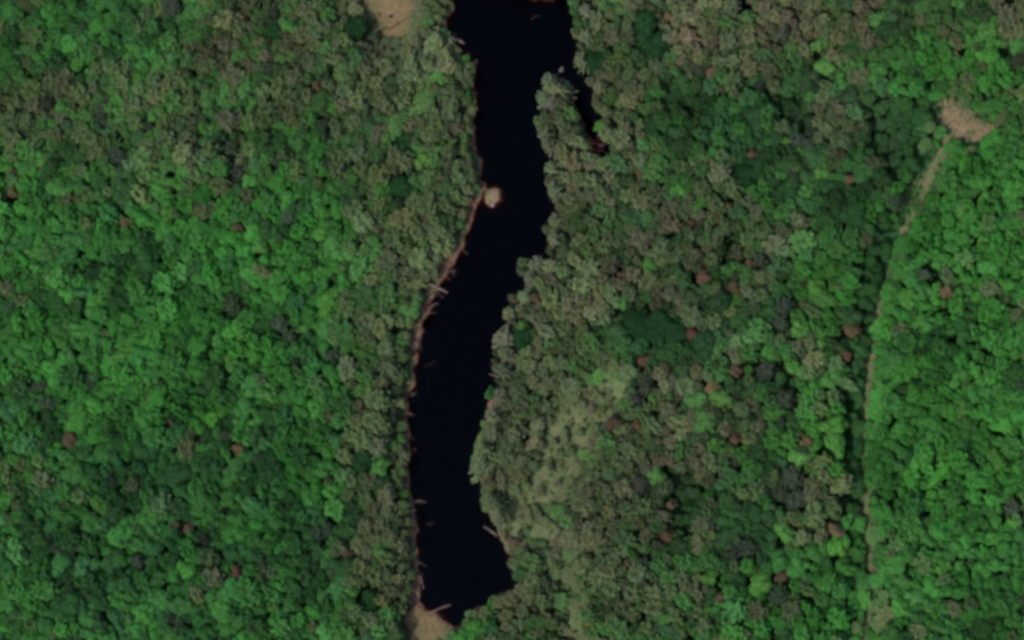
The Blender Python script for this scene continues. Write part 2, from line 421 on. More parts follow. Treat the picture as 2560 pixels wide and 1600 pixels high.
def spray(rg, nb=34, length=1.0, card=0.085, per=26, top=2.9, low=0.8, cone=0.5, curl=0.15, width=0.13, core=True, bare=False):
    """crown of radiating boughs: ragged star outline seen from above"""
    cr, tk = Parts(), Parts()
    tk.tube([(0, 0, 0), (0.02, 0.01, top*.4), (0, 0.02, top*.97)], [0.075, 0.05, 0.012], 6)
    if core:
        ph = rg.uniform(0, 9, 3)
        d = 1+0.13*np.sin(ICO_V@np.array([5.1, 2.2, 3.3])+ph[0])+0.12*np.sin(ICO_V@np.array([-3.0, 6.2, 2.1])+ph[1])
        zc = (top+low)/2
        sh = 1.0-cone*0.6*np.clip(ICO_V[:, 2], -1, 1)
        cr.add(np.array([0, 0, zc])+ICO_V*d[:, None]*np.stack([0.46*sh, 0.46*sh, np.full(len(sh), (top-low)*0.42)], -1), ICO_F, True)
    for i in range(nb):
        f = (i+rg.uniform(0, 1))/nb
        z = low+(top-low)*f*0.94
        L = length*(1-cone*f)*rg.uniform(0.72, 1.08)
        a = 2.39996*i+rg.uniform(-.3, .3)
        e = rg.uniform(-0.08, 0.22)+0.5*f
        dr = np.array([math.cos(a)*math.cos(e), math.sin(a)*math.cos(e), math.sin(e)])
        sd_ = np.array([-math.sin(a), math.cos(a), 0])
        mid = np.array([0, 0, z])+dr*L*0.55; tip = np.array([0, 0, z])+dr*L+np.array([0, 0, curl*L])
        tk.tube([(0, 0, z), mid, tip], [0.022, 0.014, 0.004], 3)
        n = per
        t = rg.uniform(0.22, 1.0, n)
        w = width*L*(1.15-t)*1.6+0.03
        base = np.where(t[:, None] < .55, np.array([0, 0, z])+dr*L*t[:, None], mid+(tip-mid)*((t-.55)/.45)[:, None])
        p = base+sd_*(rg.uniform(-1, 1, n)*w)[:, None]+np.array([0, 0, 1])*(rg.normal(0, 0.035, n))[:, None]
        nn = np.tile(np.array([0, 0, 1.0])+dr*0.35, (n, 1))
        if bare:
            for k in range(n):
                q = p[k]; v = dr*rg.uniform(.08, .2)+sd_*rg.uniform(-.2, .2)+np.array([0, 0, rg.uniform(0, .15)])
                s2 = np.array([-v[1], v[0], 0]); s2 = s2/(np.linalg.norm(s2)+1e-9)*0.013
                cr.add([q-s2, q+s2, q+v], [(0, 1, 2)])
                s3 = np.array([0, 0, 0.013]); cr.add([q-s3, q+s3, q+v], [(0, 1, 2)])
        else:
            V, F = cards(p, nn, card, rg, 0.5, 1.25); cr.add(V, F)
    return cr, tk

def kindlib(name, n, fn):
    out = []
    for i in range(n):
        cr, tk = fn(np.random.default_rng(hash((name, i)) % 1000+i*17 if False else 100*len(name)+i*17))
        mc = new_mesh(name+'_crown', cr.VV(), cr.F, [M_LEAF], cr.sm)
        mt = new_mesh(name+'_trunk', tk.VV(), tk.F, [M_BARK], tk.sm)
        # trunk and crown together, for the masses
        F = cr.F+[tuple(j+cr.n for j in f) for f in tk.F]
        mj = new_mesh(name, np.concatenate([cr.VV(), tk.VV()]), F, [M_LEAF, M_BARK], cr.sm+tk.sm, [0]*len(cr.F)+[1]*len(tk.F))
        out.append((mc, mt, mj))
    return out
LIB = {
    'broadleaf_tree': kindlib('broadleaf_tree', 14, broadleaf),
    'dense_crowned_tree': kindlib('dense_crowned_tree', 5, lambda g: broadleaf(g, True)),
    'ragged_crowned_tree': kindlib('ragged_crowned_tree', 10, lambda g: spray(g, 42, 1.08, 0.13, 24, 2.6, 1.3, 0.28, 0.12, 0.22)),
    'brown_leaved_tree': kindlib('brown_leaved_tree', 6, lambda g: spray(g, 40, 1.05, 0.115, 22, 2.5, 1.3, 0.28, 0.16, 0.22)),
    'red_leaved_tree': kindlib('red_leaved_tree', 4, lambda g: broadleaf(g)),
    'grey_twigged_tree': kindlib('grey_twigged_tree', 4, lambda g: spray(g, 40, 1.0, 0.07, 22, 2.6, 0.9, 0.35, 0.35, 0.2)),
    'pine_tree': kindlib('pine_tree', 6, lambda g: spray(g, 46, 1.15, 0.075, 34, 3.0, 0.7, 0.55, 0.05, 0.11, True)),
    'low_shrub': kindlib('low_shrub', 4, lambda g: spray(g, 16, 1.0, 0.16, 10, 0.9, 0.12, 0.4, 0.2, 0.25)),
}
print('crown tris', {k: len(v[0][2].polygons) for k, v in LIB.items()})

# ------------------------------------------------------------------ what grows where
PAL = {'B': (59, 118, 51), 'M': (54, 99, 50), 'T': (50, 92, 57), 'D': (38, 66, 39), 'O': (84, 100, 69), 'N': (100, 102, 77),
       'R': (94, 88, 73), 'G': (52, 57, 54), 'Y': (70, 116, 54), 'P': (100, 78, 66)}
CLS = 'BMTDONRGY'
BASE_W = np.array([.26, .34, .13, .17, .05, .01, .02, .015, .005])
BASE_E = np.array([.09, .25, .12, .24, .17, .06, .05, .015, .015])
# blobs: centre px, radii px, strength, class weights
BLOBS = [
    (330, 330, 340, 110, 2.0, dict(O=.40, N=.22, M=.25, B=.13)), (150, 260, 160, 60, 1.2, dict(O=.6, N=.25, M=.2)),
    (700, 80, 170, 120, 2.0, dict(R=.25, N=.25, O=.3, M=.25)), (860, 200, 120, 160, 1.6, dict(O=.45, N=.25, D=.15, M=.15)),
    (1060, 250, 120, 260, 4.5, dict(O=.5, N=.28, R=.08, M=.14)), (1050, 520, 110, 160, 3.5, dict(O=.5, N=.2, M=.25, R=.08)),
    (960, 700, 90, 150, 1.4, dict(O=.45, M=.45, R=.1)), (950, 900, 70, 200, 2.2, dict(O=.45, N=.2, M=.3)), (970, 1220, 60, 200, 2.2, dict(O=.5, N=.3, M=.2)),
    (960, 1480, 80, 160, 2.5, dict(O=.45, N=.35, M=.2)),
    (470, 780, 300, 200, 2.6, dict(B=.62, M=.25, Y=.08, D=.05)), (760, 650, 160, 140, 1.6, dict(B=.5, M=.35, D=.1)), (330, 1010, 170, 130, 1.5, dict(B=.6, M=.35)),
    (230, 680, 150, 130, 1.2, dict(M=.5, T=.3, D=.2)), (400, 1150, 170, 110, 1.2, dict(D=.5, M=.3, T=.2)), (620, 1300, 260, 150, 1.0, dict(M=.5, D=.35, T=.15)),
    (300, 1500, 260, 150, 1.2, dict(M=.45, T=.2, D=.3)), (800, 1500, 140, 130, 1.0, dict(D=.5, M=.4)), (760, 1200, 170, 110, .8, dict(M=.5, D=.3, B=.2)),
    (60, 520, 130, 150, .8, dict(B=.5, M=.4)), (1000, 480, 60, 70, 1.5, dict(D=.9)),
    # east side
    (1370, 300, 90, 130, 7, dict(O=.5, N=.4, R=.1)), (1400, 520, 110, 180, 6, dict(O=.5, N=.32, R=.1, M=.08)), (1370, 760, 120, 120, 4, dict(O=.5, N=.25, R=.12, M=.15)),
    (1300, 1000, 110, 160, 5, dict(O=.6, N=.25, R=.08, M=.07)), (1330, 1250, 160, 170, 6, dict(O=.6, N=.3, R=.07, M=.1)), (1350, 1480, 180, 130, 3.5, dict(O=.5, N=.25, M=.2)),
    (1520, 100, 90, 120, 4, dict(O=.5, N=.35, M=.15)), (1540, 280, 70, 140, 3, dict(O=.5, N=.3, M=.2)), (1740, 70, 180, 90, 3.5, dict(N=.4, R=.25, O=.3)),
    (2050, 60, 200, 80, 2.2, dict(R=.3, N=.25, O=.25, M=.2)), (2480, 60, 120, 70, 2.2, dict(R=.35, N=.2, M=.3, B=.15)), (1620, 180, 60, 120, 3, dict(D=.8, M=.2)),
    (1560, 1120, 150, 150, 3, dict(N=.25, R=.18, O=.45, M=.12)), (1500, 1350, 160, 150, 2.5, dict(O=.45, N=.2, R=.15, M=.2)), (1650, 620, 150, 150, 1.6, dict(O=.45, D=.3, R=.15)),
    (1760, 1050, 120, 140, 1.4, dict(O=.35, D=.4, R=.2)), (1900, 300, 150, 100, 2.0, dict(D=.6, M=.25, T=.15)), (2080, 300, 90, 60, 3.5, dict(G=.25, O=.45, N=.2)),
    (2160, 420, 130, 160, 1.6, dict(D=.6, M=.3, R=.1)), (1650, 830, 100, 60, 2.5, dict(D=1)), (1760, 1300, 120, 120, 1.6, dict(D=.7, M=.3)),
    (2440, 560, 190, 150, 6, dict(B=.62, M=.3, Y=.08)), (2430, 850, 180, 200, 5, dict(B=.5, M=.35, D=.1, Y=.05)), (2380, 1130, 200, 160, 6, dict(B=.6, M=.35, Y=.05)),
    (2420, 1420, 180, 180, 4, dict(B=.38, M=.38, T=.12, D=.12)), (2390, 170, 130, 90, 3.5, dict(B=.6, M=.3, D=.1)), (2240, 1400, 70, 200, 1.5, dict(M=.5, B=.3, O=.2)),
    (2060, 740, 60, 60, 2, dict(B=.6, Y=.3)), (2060, 1120, 100, 80, 2, dict(B=.5, Y=.3, M=.3)), (2030, 1500, 130, 90, 2.2, dict(B=.5, M=.4)), (2030, 380, 60, 90, 1.5, dict(O=.6, Y=.3)),
    (1680, 420, 90, 80, 1.2, dict(M=.5, O=.4)), (2050, 1230, 60, 60, 2, dict(O=.5, N=.4)),
]
def class_probs(px):
    east = px[:, 0] > 1240
    W = np.where(east[:, None], BASE_E, BASE_W)
    for x, y, rx, ry, s, d in BLOBS:
        g = 1.7*s*np.exp(-((px[:, 0]-x)/rx)**2-((px[:, 1]-y)/ry)**2)
        # keep to its own bank
        g = np.where((x > 1240) == east, g, 0)
        w = np.array([d.get(c, 0) for c in CLS]); w = w/w.sum()
        W = W+g[:, None]*w
    return W/W.sum(1)[:, None]

# neighbours tend to be of a kind: the draw follows a patchy field
def choose(W, C, mix=0.62):
    order = np.array([CLS.index(c) for c in 'GDTMBYONR'])
    f = vnoise(C[:, 0], C[:, 1], 9.0, 200)*.65+vnoise(C[:, 0], C[:, 1], 4.5, 210)*.35
    u = np.argsort(np.argsort(f))/len(f)
    u = np.where(rng.random(len(f)) < mix, u+rng.normal(0, .05, len(f)), rng.random(len(f)))
    u = np.clip(u, 0, .9999)
    return order[(W[:, order].cumsum(1) > u[:, None]).argmax(1)]

# ------------------------------------------------------------------ planting
# singled-out trees: px, py, crown radius in metres, class
SPECIAL = []
for x, y, r in ((1783, 186, 2.3), (1905, 80, 1.9), (1671, 41, 2.0), (1883, 387, 1.9), (1829, 519, 2.0), (1600, 440, 2.3), (1735, 560, 1.9), (2129, 450, 2.0),
                (1736, 835, 2.6), (1762, 694, 2.6), (1835, 724, 2.8), (1874, 664, 1.9), (2129, 828, 2.5), (1846, 928, 2.4), (1783, 973, 2.7), (2117, 891, 2.0),
                (2019, 1112, 2.5), (1612, 905, 2.3), (1595, 1062, 2.1), (1534, 1062, 2.6), (1345, 752, 2.3), (2370, 735, 2.1), (1842, 1103, 2.0),
                (2088, 1326, 2.6), (1961, 1445, 2.1), (1809, 1501, 2.0), (1682, 1263, 1.9), (1671, 1337, 2.3), (1283, 1355, 2.3), (1560, 690, 1.9),
                (176, 1100, 2.9), (434, 1058, 2.1), (37, 487, 2.2), (600, 1436, 2.5), (600, 1120, 2.3), (614, 44, 2.6), (803, 219, 2.1), (318, 556, 2.2), (480, 1325, 2.1), (885, 1390, 2.0), (600, 572, 2.0)):
    SPECIAL.append((x, y, r, 'P'))
for x, y, r in ((590, 767, 4.6), (704, 812, 3.4), (730, 845, 3.0), (580, 375, 3.4), (596, 436, 3.4), (126, 268, 2.8), (818, 316, 2.8), (1965, 772, 3.6), (1960, 815, 2.8), (1917, 928, 3.7), (1969, 995, 3.3),
                (1987, 1200, 4.0), (1995, 1248, 4.0), (1960, 1238, 3.2), (1954, 1490, 3.6), (2534, 1274, 3.0), (1965, 89, 2.8), (2240, 510, 2.5), (1620, 968, 3.6), (1609, 1214, 3.4), (2320, 690, 2.6),
                (355, 1410, 3.0), (1905, 650, 2.4), (2020, 1130, 2.2)):
    SPECIAL.append((x, y, r, 'G'))
for x, y, r in ((2065, 171, 3.4), (2047, 119, 2.5), (2274, 746, 3.2), (1991, 921, 2.8), (2073, 950, 3.0), (2045, 720, 3.0), (2066, 752, 3.2), (2002, 828, 3.0), (2088, 1111, 3.4), (2006, 1145, 3.6),
                (1969, 1337, 2.8), (2095, 1367, 3.3), (1905, 1460, 3.3), (1061, 404, 2.6), (1626, 668, 2.6), (1310, 815, 2.2), (1797, 1118, 2.5), (540, 1050, 3.0), (250, 1260, 3.0), (660, 618, 2.6), (912, 880, 2.8), (908, 975, 2.6), (1650, 1190, 2.8), (1780, 1450, 2.4)):
    SPECIAL.append((x, y, r, 'Y'))
for x, y, r in ((1868, 439, 4.4), (1590, 815, 4.4), (1650, 812, 4.6), (1690, 832, 3.8), (1010, 470, 4.2), (898, 73, 3.6), (1014, 361, 3.4), (1489, 157, 4.2), (1313, 844, 3.8), (931, 1502, 3.8),
                (910, 1155, 3.6), (240, 680, 3.6), (690, 80, 3.8), (1620, 60, 4.0), (1650, 120, 4.2)):
    SPECIAL.append((x, y, r, 'D'))
for x, y, r in ((1268, 846, 4.6), (1274, 892, 3.6), (1272, 930, 3.0), (1206, 1170, 4.4), (1222, 1130, 3.4), (1376, 204, 3.2), (1392, 232, 3.6), (1368, 250, 3.4), (1384, 262, 3.2), (1370, 336, 3.4), (1384, 366, 3.0),
                (1350, 664, 3.6), (1384, 668, 3.4), (1330, 690, 2.8), (1236, 1040, 3.2), (1256, 990, 3.2), (1240, 1086, 3.2), (1462, 152, 3.2), (1508, 222, 2.6), (1524, 284, 2.6), (1474, 30, 3.2), (1396, 560, 3.2), (1392, 600, 3.0), (1394, 480, 3.0), (1390, 420, 3.0),
                (1240, 1250, 3.0), (1250, 1290, 3.2), (1318, 740, 3.0), (1470, 96, 3.0)):
    SPECIAL.append((x, y, r, 'C'))

SCL = 2.0                                       # spacing grid
cells = {}
T_p, T_r, T_c, T_h, T_s = [], [], [], [], []
def fits(p, r, k):
    gx_, gy_ = int(p[0]//SCL), int(p[1]//SCL)
    for i in range(gx_-4, gx_+5):
        for j in range(gy_-4, gy_+5):
            for q in cells.get((i, j), ()):
                if (T_p[q][0]-p[0])**2+(T_p[q][1]-p[1])**2 < ((max(k, .84) if T_s[q] else k)*(T_r[q]+r))**2: return False
    return True
def put(p, r, c, h, s):
    cells.setdefault((int(p[0]//SCL), int(p[1]//SCL)), []).append(len(T_p))
    T_p.append((p[0], p[1])); T_r.append(r); T_c.append(c); T_h.append(h); T_s.append(s)
for x, y, r, c in SPECIAL:
    h = {'P': 8.0, 'G': 8.2, 'Y': 8.4, 'D': 7.8, 'C': 8.5}[c]
    if c == 'P': r *= .84
    put(gp(x, y, h*0.72), r, c, h, True)
def grow(n, rlo, rhi, k):
    C = np.column_stack([rng.uniform(-206, 194, n), rng.uniform(-124, 144, n)])
    sd = shore(C); pf = patch_fields(C); px = pix(C)
    # the crown is seen leaning with its height, so the tint is looked up where the crown appears
    pc = pix(C, 5.5)
    W = class_probs(pc)
    cls = choose(W, C)
    hgt = 7.8+3.0*fbm(C[:, 0], C[:, 1], 22, 170, 2)
    rr = rlo+(rhi-rlo)*rng.random(n)**1.6
    for i in range(n):
        east = px[i, 0] > 1240
        r = rr[i]*(0.82 if east else 0.95)
        c = CLS[cls[i]]
        if c in 'ONR': r *= 0.92
        near = sd[i]
        lim = 0.7 if east else 0.3+.8*BARE(px[i, 1])
        if near < lim: continue
        if not east and near < 7:
            if near < 4: r = min(r, 1.7)
            c = str(rng.choice(['N', 'O', 'O', 'N', c]))
        if pf['clear_n'][i] < 0.6 or pf['clear_e'][i] < 2.2 or pf['beach'][i] < 1.5: continue
        if pf['track'][i] < 0.3+0.2*r+(2.6 if 385 < px[i, 1] < 600 else 0): continue
        if pf['meadow'][i] < 0.0:
            if rng.random() < 0.94: continue
            r = min(r, 1.4); c = 'O' if rng.random() < .7 else 'N'
        if pf['low'][i] < 0:
            if rng.random() < 0.75: continue
            c = 'D'; r = min(r, 2.0)
        if not fits(C[i], r, k): continue
        h = hgt[i]+0.55*(r-2)+rng.normal(0, .4)
        if not east and near < 6: h = min(h, 2.2+.8*near)
        if pf['track'][i] < 5: h = min(h, 1.8+.8*max(pf['track'][i], 0))
        if pf['meadow'][i] < 6: h = min(h, 2.4+.8*max(pf['meadow'][i], 0))
        if pf['clear_n'][i] < 9:
            h = min(h, 2.4+.45*max(pf['clear_n'][i], 0)); c = str(rng.choice(['N', 'O', 'N', 'R', c])); r = min(r, 2.2)
        if pf['low'][i] < 0: h = min(h, 4.0)
        if pf['clear_e'][i] < 6: h = min(h, 2.0+.7*max(pf['clear_e'][i], 0))
        put(C[i], r, c, h, False)
grow(11000, 2.9, 4.8, 0.74)
grow(23000, 2.3, 3.4, 0.64)
grow(38000, 1.6, 2.4, 0.60)
grow(20000, 1.2, 1.7, 0.60)
T_p = np.array(T_p); T_r = np.array(T_r); T_h = np.array(T_h)
T_px = pix(T_p, 5.5)
print('trees', len(T_p))

KIND = {'B': 'broadleaf_tree', 'M': 'broadleaf_tree', 'T': 'broadleaf_tree', 'Y': 'broadleaf_tree', 'D': 'dense_crowned_tree', 'O': 'ragged_crowned_tree', 'N': 'ragged_crowned_tree',
        'R': 'brown_leaved_tree', 'P': 'red_leaved_tree', 'G': 'grey_twigged_tree', 'C': 'pine_tree'}
PAL['C'] = (98, 108, 83)
ALB = 1.0
def tint_of(c, k):
    b = lin(PAL[c])
    m_ = .25 if c in 'PGY' else .14 if c == 'C' else .28 if c == 'D' else .48
    b = b*(1-m_)+T_m[k]*m_
    v = np.exp(rng.normal(0, 0.10)+0.8*T_n[k]); hue = rng.normal(0, 0.05, 3)
    t = b*v*np.exp(hue)*ALB
    return np.clip(t, 0.004, 0.5)
T_m = class_probs(T_px)@np.array([lin(PAL[c]) for c in CLS])
T_n = fbm(T_p[:, 0], T_p[:, 1], 12, 140, 2)
T_t = np.array([tint_of(c, i) for i, c in enumerate(T_c)])
T_z = height(T_p)
inframe = (T_px[:, 0] > 4) & (T_px[:, 0] < 2556) & (T_px[:, 1] > 4) & (T_px[:, 1] < 1596)
T_k = np.array([KIND[c] for c in T_c])
T_k = np.array([('ragged_crowned_tree' if ((c in 'MTB' and px_[0] > 1240 and rng.random() < .4*(px_[0] < 2150)+.14) or (c in 'MTBD' and px_[0] < 1240 and rng.random() < .22)) else k) for k, c, px_ in zip(T_k, T_c, T_px)])
T_s_dark = [bool(sp and c == 'D') for sp, c in zip(T_s, T_c)]
T_t[T_s_dark] = lin((31, 58, 34))*np.exp(rng.normal(0, .07, (sum(T_s_dark), 1)))

TONE = {'B': 'bright green', 'M': 'mid green', 'T': 'blue-green', 'Y': 'vivid yellow-green', 'D': 'dark green', 'O': 'olive green', 'N': 'pale tan-olive', 'R': 'dull brown', 'P': 'brick red', 'G': 'slate grey', 'C': 'pale grey-green'}
SHAPE = {'broadleaf_tree': 'round-crowned tree', 'dense_crowned_tree': 'dense-crowned tree', 'ragged_crowned_tree': 'ragged tree', 'brown_leaved_tree': 'thin-leaved tree',
         'red_leaved_tree': 'autumn tree', 'grey_twigged_tree': 'twiggy tree', 'pine_tree': 'star-shaped pine'}
def zone(x, y):
    if x < 1240:
        if x > 840 and y < 330: return 'around the tan clearing'
        if x > 900: return 'behind the upper west bank' if y < 760 else 'behind the lower west bank'
        if y < 260: return 'in the north-west corner' if x < 430 else 'west of the tan clearing'
        if y < 520: return 'in the olive-streaked western canopy' if x < 430 else 'below the tan clearing'
        if y < 760: return 'at the west edge, above halfway' if x < 300 else 'above the big grey tree' if x < 640 else 'right of the big grey tree'
        if y < 1000: return 'at the west edge, below halfway' if x < 300 else 'below the big grey tree' if x < 640 else 'west of the lake narrows'
        if y < 1300: return 'around the south-western red tree' if x < 430 else 'west of the lower lake'
        return 'in the south-west corner' if x < 430 else 'west of the sand spit'
    if x < 1530 and y < 420: return 'around the narrow inlet'
    if x < 1480 and y < 700: return 'on the upper east shore'
    if x < 1480 and y < 960: return 'on the middle east shore'
    if x < 1560: return 'beside the yellow-green grass' if y < 1300 else 'east of the lake foot'
    if y < 330 and x > 2180: return 'above the pinkish clearing'
    if y < 330: return 'along the top edge, east side' if x < 1870 else 'west of the pinkish clearing'
    if x > 2200: return 'just below the pinkish clearing' if y < 640 else 'right of the track, halfway down' if y < 1050 else 'in the south-east corner'
    if y < 560: return 'east of the inlet' if x < 1870 else 'left of the track top'
    if y < 860: return 'around the dark green patch' if x < 1870 else 'left of the upper track'
    if y < 1180: return 'in the red-speckled wood' if x < 1870 else 'left of the middle track'
    return 'below the red-speckled wood' if x < 1870 else 'left of the lower track'
ORD = 'first second third fourth fifth sixth seventh eighth ninth tenth eleventh twelfth thirteenth fourteenth fifteenth sixteenth seventeenth eighteenth nineteenth twentieth twenty-first twenty-second twenty-third twenty-fourth twenty-fifth twenty-sixth twenty-seventh twenty-eighth twenty-ninth thirtieth thirty-first thirty-second thirty-third thirty-fourth thirty-fifth thirty-sixth thirty-seventh thirty-eighth thirty-ninth fortieth'.split()

LIMIT = 300
as_objects = []
mass = {}
for k in LIB:
    idx = np.where(T_k == k)[0]
    if not len(idx): continue
    inn = [i for i in idx if inframe[i]]
    inn.sort(key=lambda i: -(T_r[i]+(10 if T_s[i] else 0)))
    pick = inn[:LIMIT-5 if len(inn) > LIMIT else LIMIT]
    as_objects += pick
    s = set(pick)
    mass[k] = [i for i in idx if i not in s]
    print(k, 'all', len(idx), 'in frame', len(inn), 'objects', len(pick))
# labels: things that can be told apart by order down the picture get their own
by = {}
for i in as_objects:
    sz = 'large' if T_r[i] > 3.2 else 'middling' if T_r[i] > 2.6 else 'small'
    by.setdefault((T_k[i], sz, T_c[i], zone(*T_px[i])), []).append(i)
LABEL, GROUP = {}, {}
for (k, sz, c, z), ii in by.items():
    ii.sort(key=lambda i: T_px[i][1])
    base = f'{sz} {TONE[c]} {SHAPE[k]} {z}'
    for j, i in enumerate(ii):
        if len(ii) == 1: LABEL[i] = base
        elif len(ii) <= 40: LABEL[i] = f'{base}, {ORD[j]} from the top'
        else: LABEL[i] = base
        GROUP[i] = f'{TONE[c]} trees {z}'
CATEG = {'pine_tree': 'pine tree'}
for i in as_objects:
    k = T_k[i]
    mc, mt, _ = LIB[k][rng.integers(len(LIB[k]))]
    e = bpy.data.objects.new(k, None); COL.objects.link(e)
    e.empty_display_size = 0.5
    e.location = (T_p[i][0], T_p[i][1], T_z[i]-0.06)
    e.rotation_euler = (rng.normal(0, .06), rng.normal(0, .06), rng.uniform(0, 6.283))
    q = math.exp(rng.normal(0, .13))
    e.scale = (T_r[i]*1.12*q, T_r[i]*1.12/q, T_h[i]/2.6)
    tag(e, LABEL[i], CATEG.get(k, 'tree'), GROUP[i])
    c = bpy.data.objects.new('crown', mc); c.parent = e; COL.objects.link(c)
    c['tint'] = [float(v) for v in T_t[i]]
    t = bpy.data.objects.new('trunk', mt); t.parent = e; COL.objects.link(t)

# ------------------------------------------------------------------ masses too many to count: scattered copies in one object each
def scatter(name, lib, pts, tints, scales, rots, var, label, cat):
    src = bpy.data.collections.new(name+'_shapes')
    for j, (_, _, mj) in enumerate(lib):
        src.objects.link(bpy.data.objects.new(f'{name}_shape_{j:02d}', mj))
    me = bpy.data.meshes.new(name)
    me.vertices.add(len(pts)); me.vertices.foreach_set('co', np.asarray(pts, np.float32).ravel())
    def attr(n, t, f, v):
        a = me.attributes.new(n, t, 'POINT'); a.data.foreach_set(f, np.ascontiguousarray(v).ravel())
    attr('tint', 'FLOAT_VECTOR', 'vector', np.asarray(tints, np.float32))
    attr('tree_scale', 'FLOAT_VECTOR', 'vector', np.asarray(scales, np.float32))
    attr('tree_turn', 'FLOAT_VECTOR', 'vector', np.asarray(rots, np.float32))
    attr('shape', 'INT', 'value', np.asarray(var, np.int32))
    o = bpy.data.objects.new(name, me); COL.objects.link(o)
    g = bpy.data.node_groups.new(name+'_scatter', 'GeometryNodeTree')
    g.interface.new_socket('Geometry', in_out='INPUT', socket_type='NodeSocketGeometry')
    g.interface.new_socket('Geometry', in_out='OUTPUT', socket_type='NodeSocketGeometry')
    N = g.nodes; L = g.links
    gi = N.new('NodeGroupInput'); go = N.new('NodeGroupOutput'); ip = N.new('GeometryNodeInstanceOnPoints'); ci_ = N.new('GeometryNodeCollectionInfo')
    ci_.inputs['Collection'].default_value = src; ci_.inputs['Separate Children'].default_value = True; ci_.inputs['Reset Children'].default_value = True
    def named(n, t):
        a = N.new('GeometryNodeInputNamedAttribute'); a.data_type = t; a.inputs['Name'].default_value = n
        return [s for s in a.outputs if s.enabled and s.name == 'Attribute'][0]
    mp = N.new('GeometryNodeMeshToPoints')
    L.new(gi.outputs[0], mp.inputs['Mesh']); L.new(mp.outputs[0], ip.inputs['Points']); L.new(ci_.outputs[0], ip.inputs['Instance'])
    ip.inputs['Pick Instance'].default_value = True
    L.new(named('shape', 'INT'), ip.inputs['Instance Index'])
    er = N.new('FunctionNodeEulerToRotation')
    L.new(named('tree_turn', 'FLOAT_VECTOR'), er.inputs[0]); L.new(er.outputs[0], ip.inputs['Rotation'])
    L.new(named('tree_scale', 'FLOAT_VECTOR'), ip.inputs['Scale'])
    L.new(ip.outputs[0], go.inputs[0])
    md = o.modifiers.new('scatter', 'NODES'); md.node_group = g
    tag(o, label, cat, kind='stuff')
    return o
MASS = {'broadleaf_tree': ('broadleaf_forest', 'closed mass of small green broadleaf trees filling the forest'),
        'dense_crowned_tree': ('dark_forest', 'mass of small dark green trees between the larger crowns'),
        'ragged_crowned_tree': ('ragged_forest', 'mass of small olive and tan ragged trees near the lake'),
        'brown_leaved_tree': ('brown_forest', 'mass of small dull brown trees between the others'),
        'red_leaved_tree': ('red_forest', 'scattered red autumn trees beyond the edges'),
        'grey_twigged_tree': ('grey_forest', 'scattered grey trees beyond the edges'), 'pine_tree': ('pine_forest', 'pines beyond the edges')}
for k, idx in mass.items():
    if not idx: continue
    idx = np.array(idx); n = len(idx)
    pts = np.column_stack([T_p[idx], T_z[idx]-0.06])
    q = np.exp(rng.normal(0, .16, n)); sc = np.column_stack([T_r[idx]*1.14*q, T_r[idx]*1.14/q, T_h[idx]/2.6])
    ro = np.column_stack([rng.normal(0, .04, n), rng.normal(0, .04, n), rng.uniform(0, 6.283, n)])
    nm, lb = MASS[k]
    scatter(nm, LIB[k], pts, T_t[idx], sc, ro, rng.integers(0, len(LIB[k]), n), lb, 'forest')

# undergrowth: low shrubs on the floor, on the banks, along the track and in the low green patches
n = 38000
C = np.column_stack([rng.uniform(-204, 192, n), rng.uniform(-122, 142, n)])
sd = shore(C); pf = patch_fields(C); px = pix(C, .4)
W = class_probs(px); cls = (W.cumsum(1) > rng.random((n, 1))).argmax(1)
bare = (pf['clear_n'] < 0.4) | (pf['clear_e'] < 0.2) | (pf['beach'] < 0.6) | (pf['islet'] < 1)
keep = (sd > 0.25) & (~bare | (rng.random(n) < np.where((pf['clear_n'] > -2.5) & (pf['clear_n'] < .4), .5, .04))) & ((pf['track'] > 0) | (rng.random(n) < .1)) & ((sd > 3) | (rng.random(n) < 0.8))
C = C[keep]; px = px[keep]; cls = cls[keep]; sd = sd[keep]; lowp = pf['low'][keep] < 0; mead = pf['meadow'][keep] < 0
n = len(C)
tn = np.empty((n, 3))
for i in range(n):
    c = CLS[cls[i]]
    if lowp[i]: b = lin((31, 66, 36) if rng.random() < .8 else (44, 80, 46))
    elif mead[i]: b = lin((90, 99, 66) if rng.random() < .6 else (80, 96, 60))
    elif sd[i] < 4: b = lin((96, 98, 68) if rng.random() < .5 else (98, 74, 60))
    else: b = lin(PAL['M' if c in 'BYT' else c])*0.9
    tn[i] = b*np.exp(rng.normal(0, .15))*np.exp(rng.normal(0, .06, 3))
r = rng.uniform(0.5, 1.15, n)*np.where(lowp, 1.3, 1)*np.where(mead, .8, 1)*np.where(sd < 3, .7, 1)
z = height(C)
scatter('undergrowth', LIB['low_shrub'], np.column_stack([C, z-0.03]), tn, np.column_stack([r, r, r*rng.uniform(.6, 1.2, n)]),
        np.column_stack([np.zeros((n, 2)), rng.uniform(0, 6.28, n)]), rng.integers(0, 4, n), 'low leafy undergrowth covering the forest floor and the bank edges', 'undergrowth')

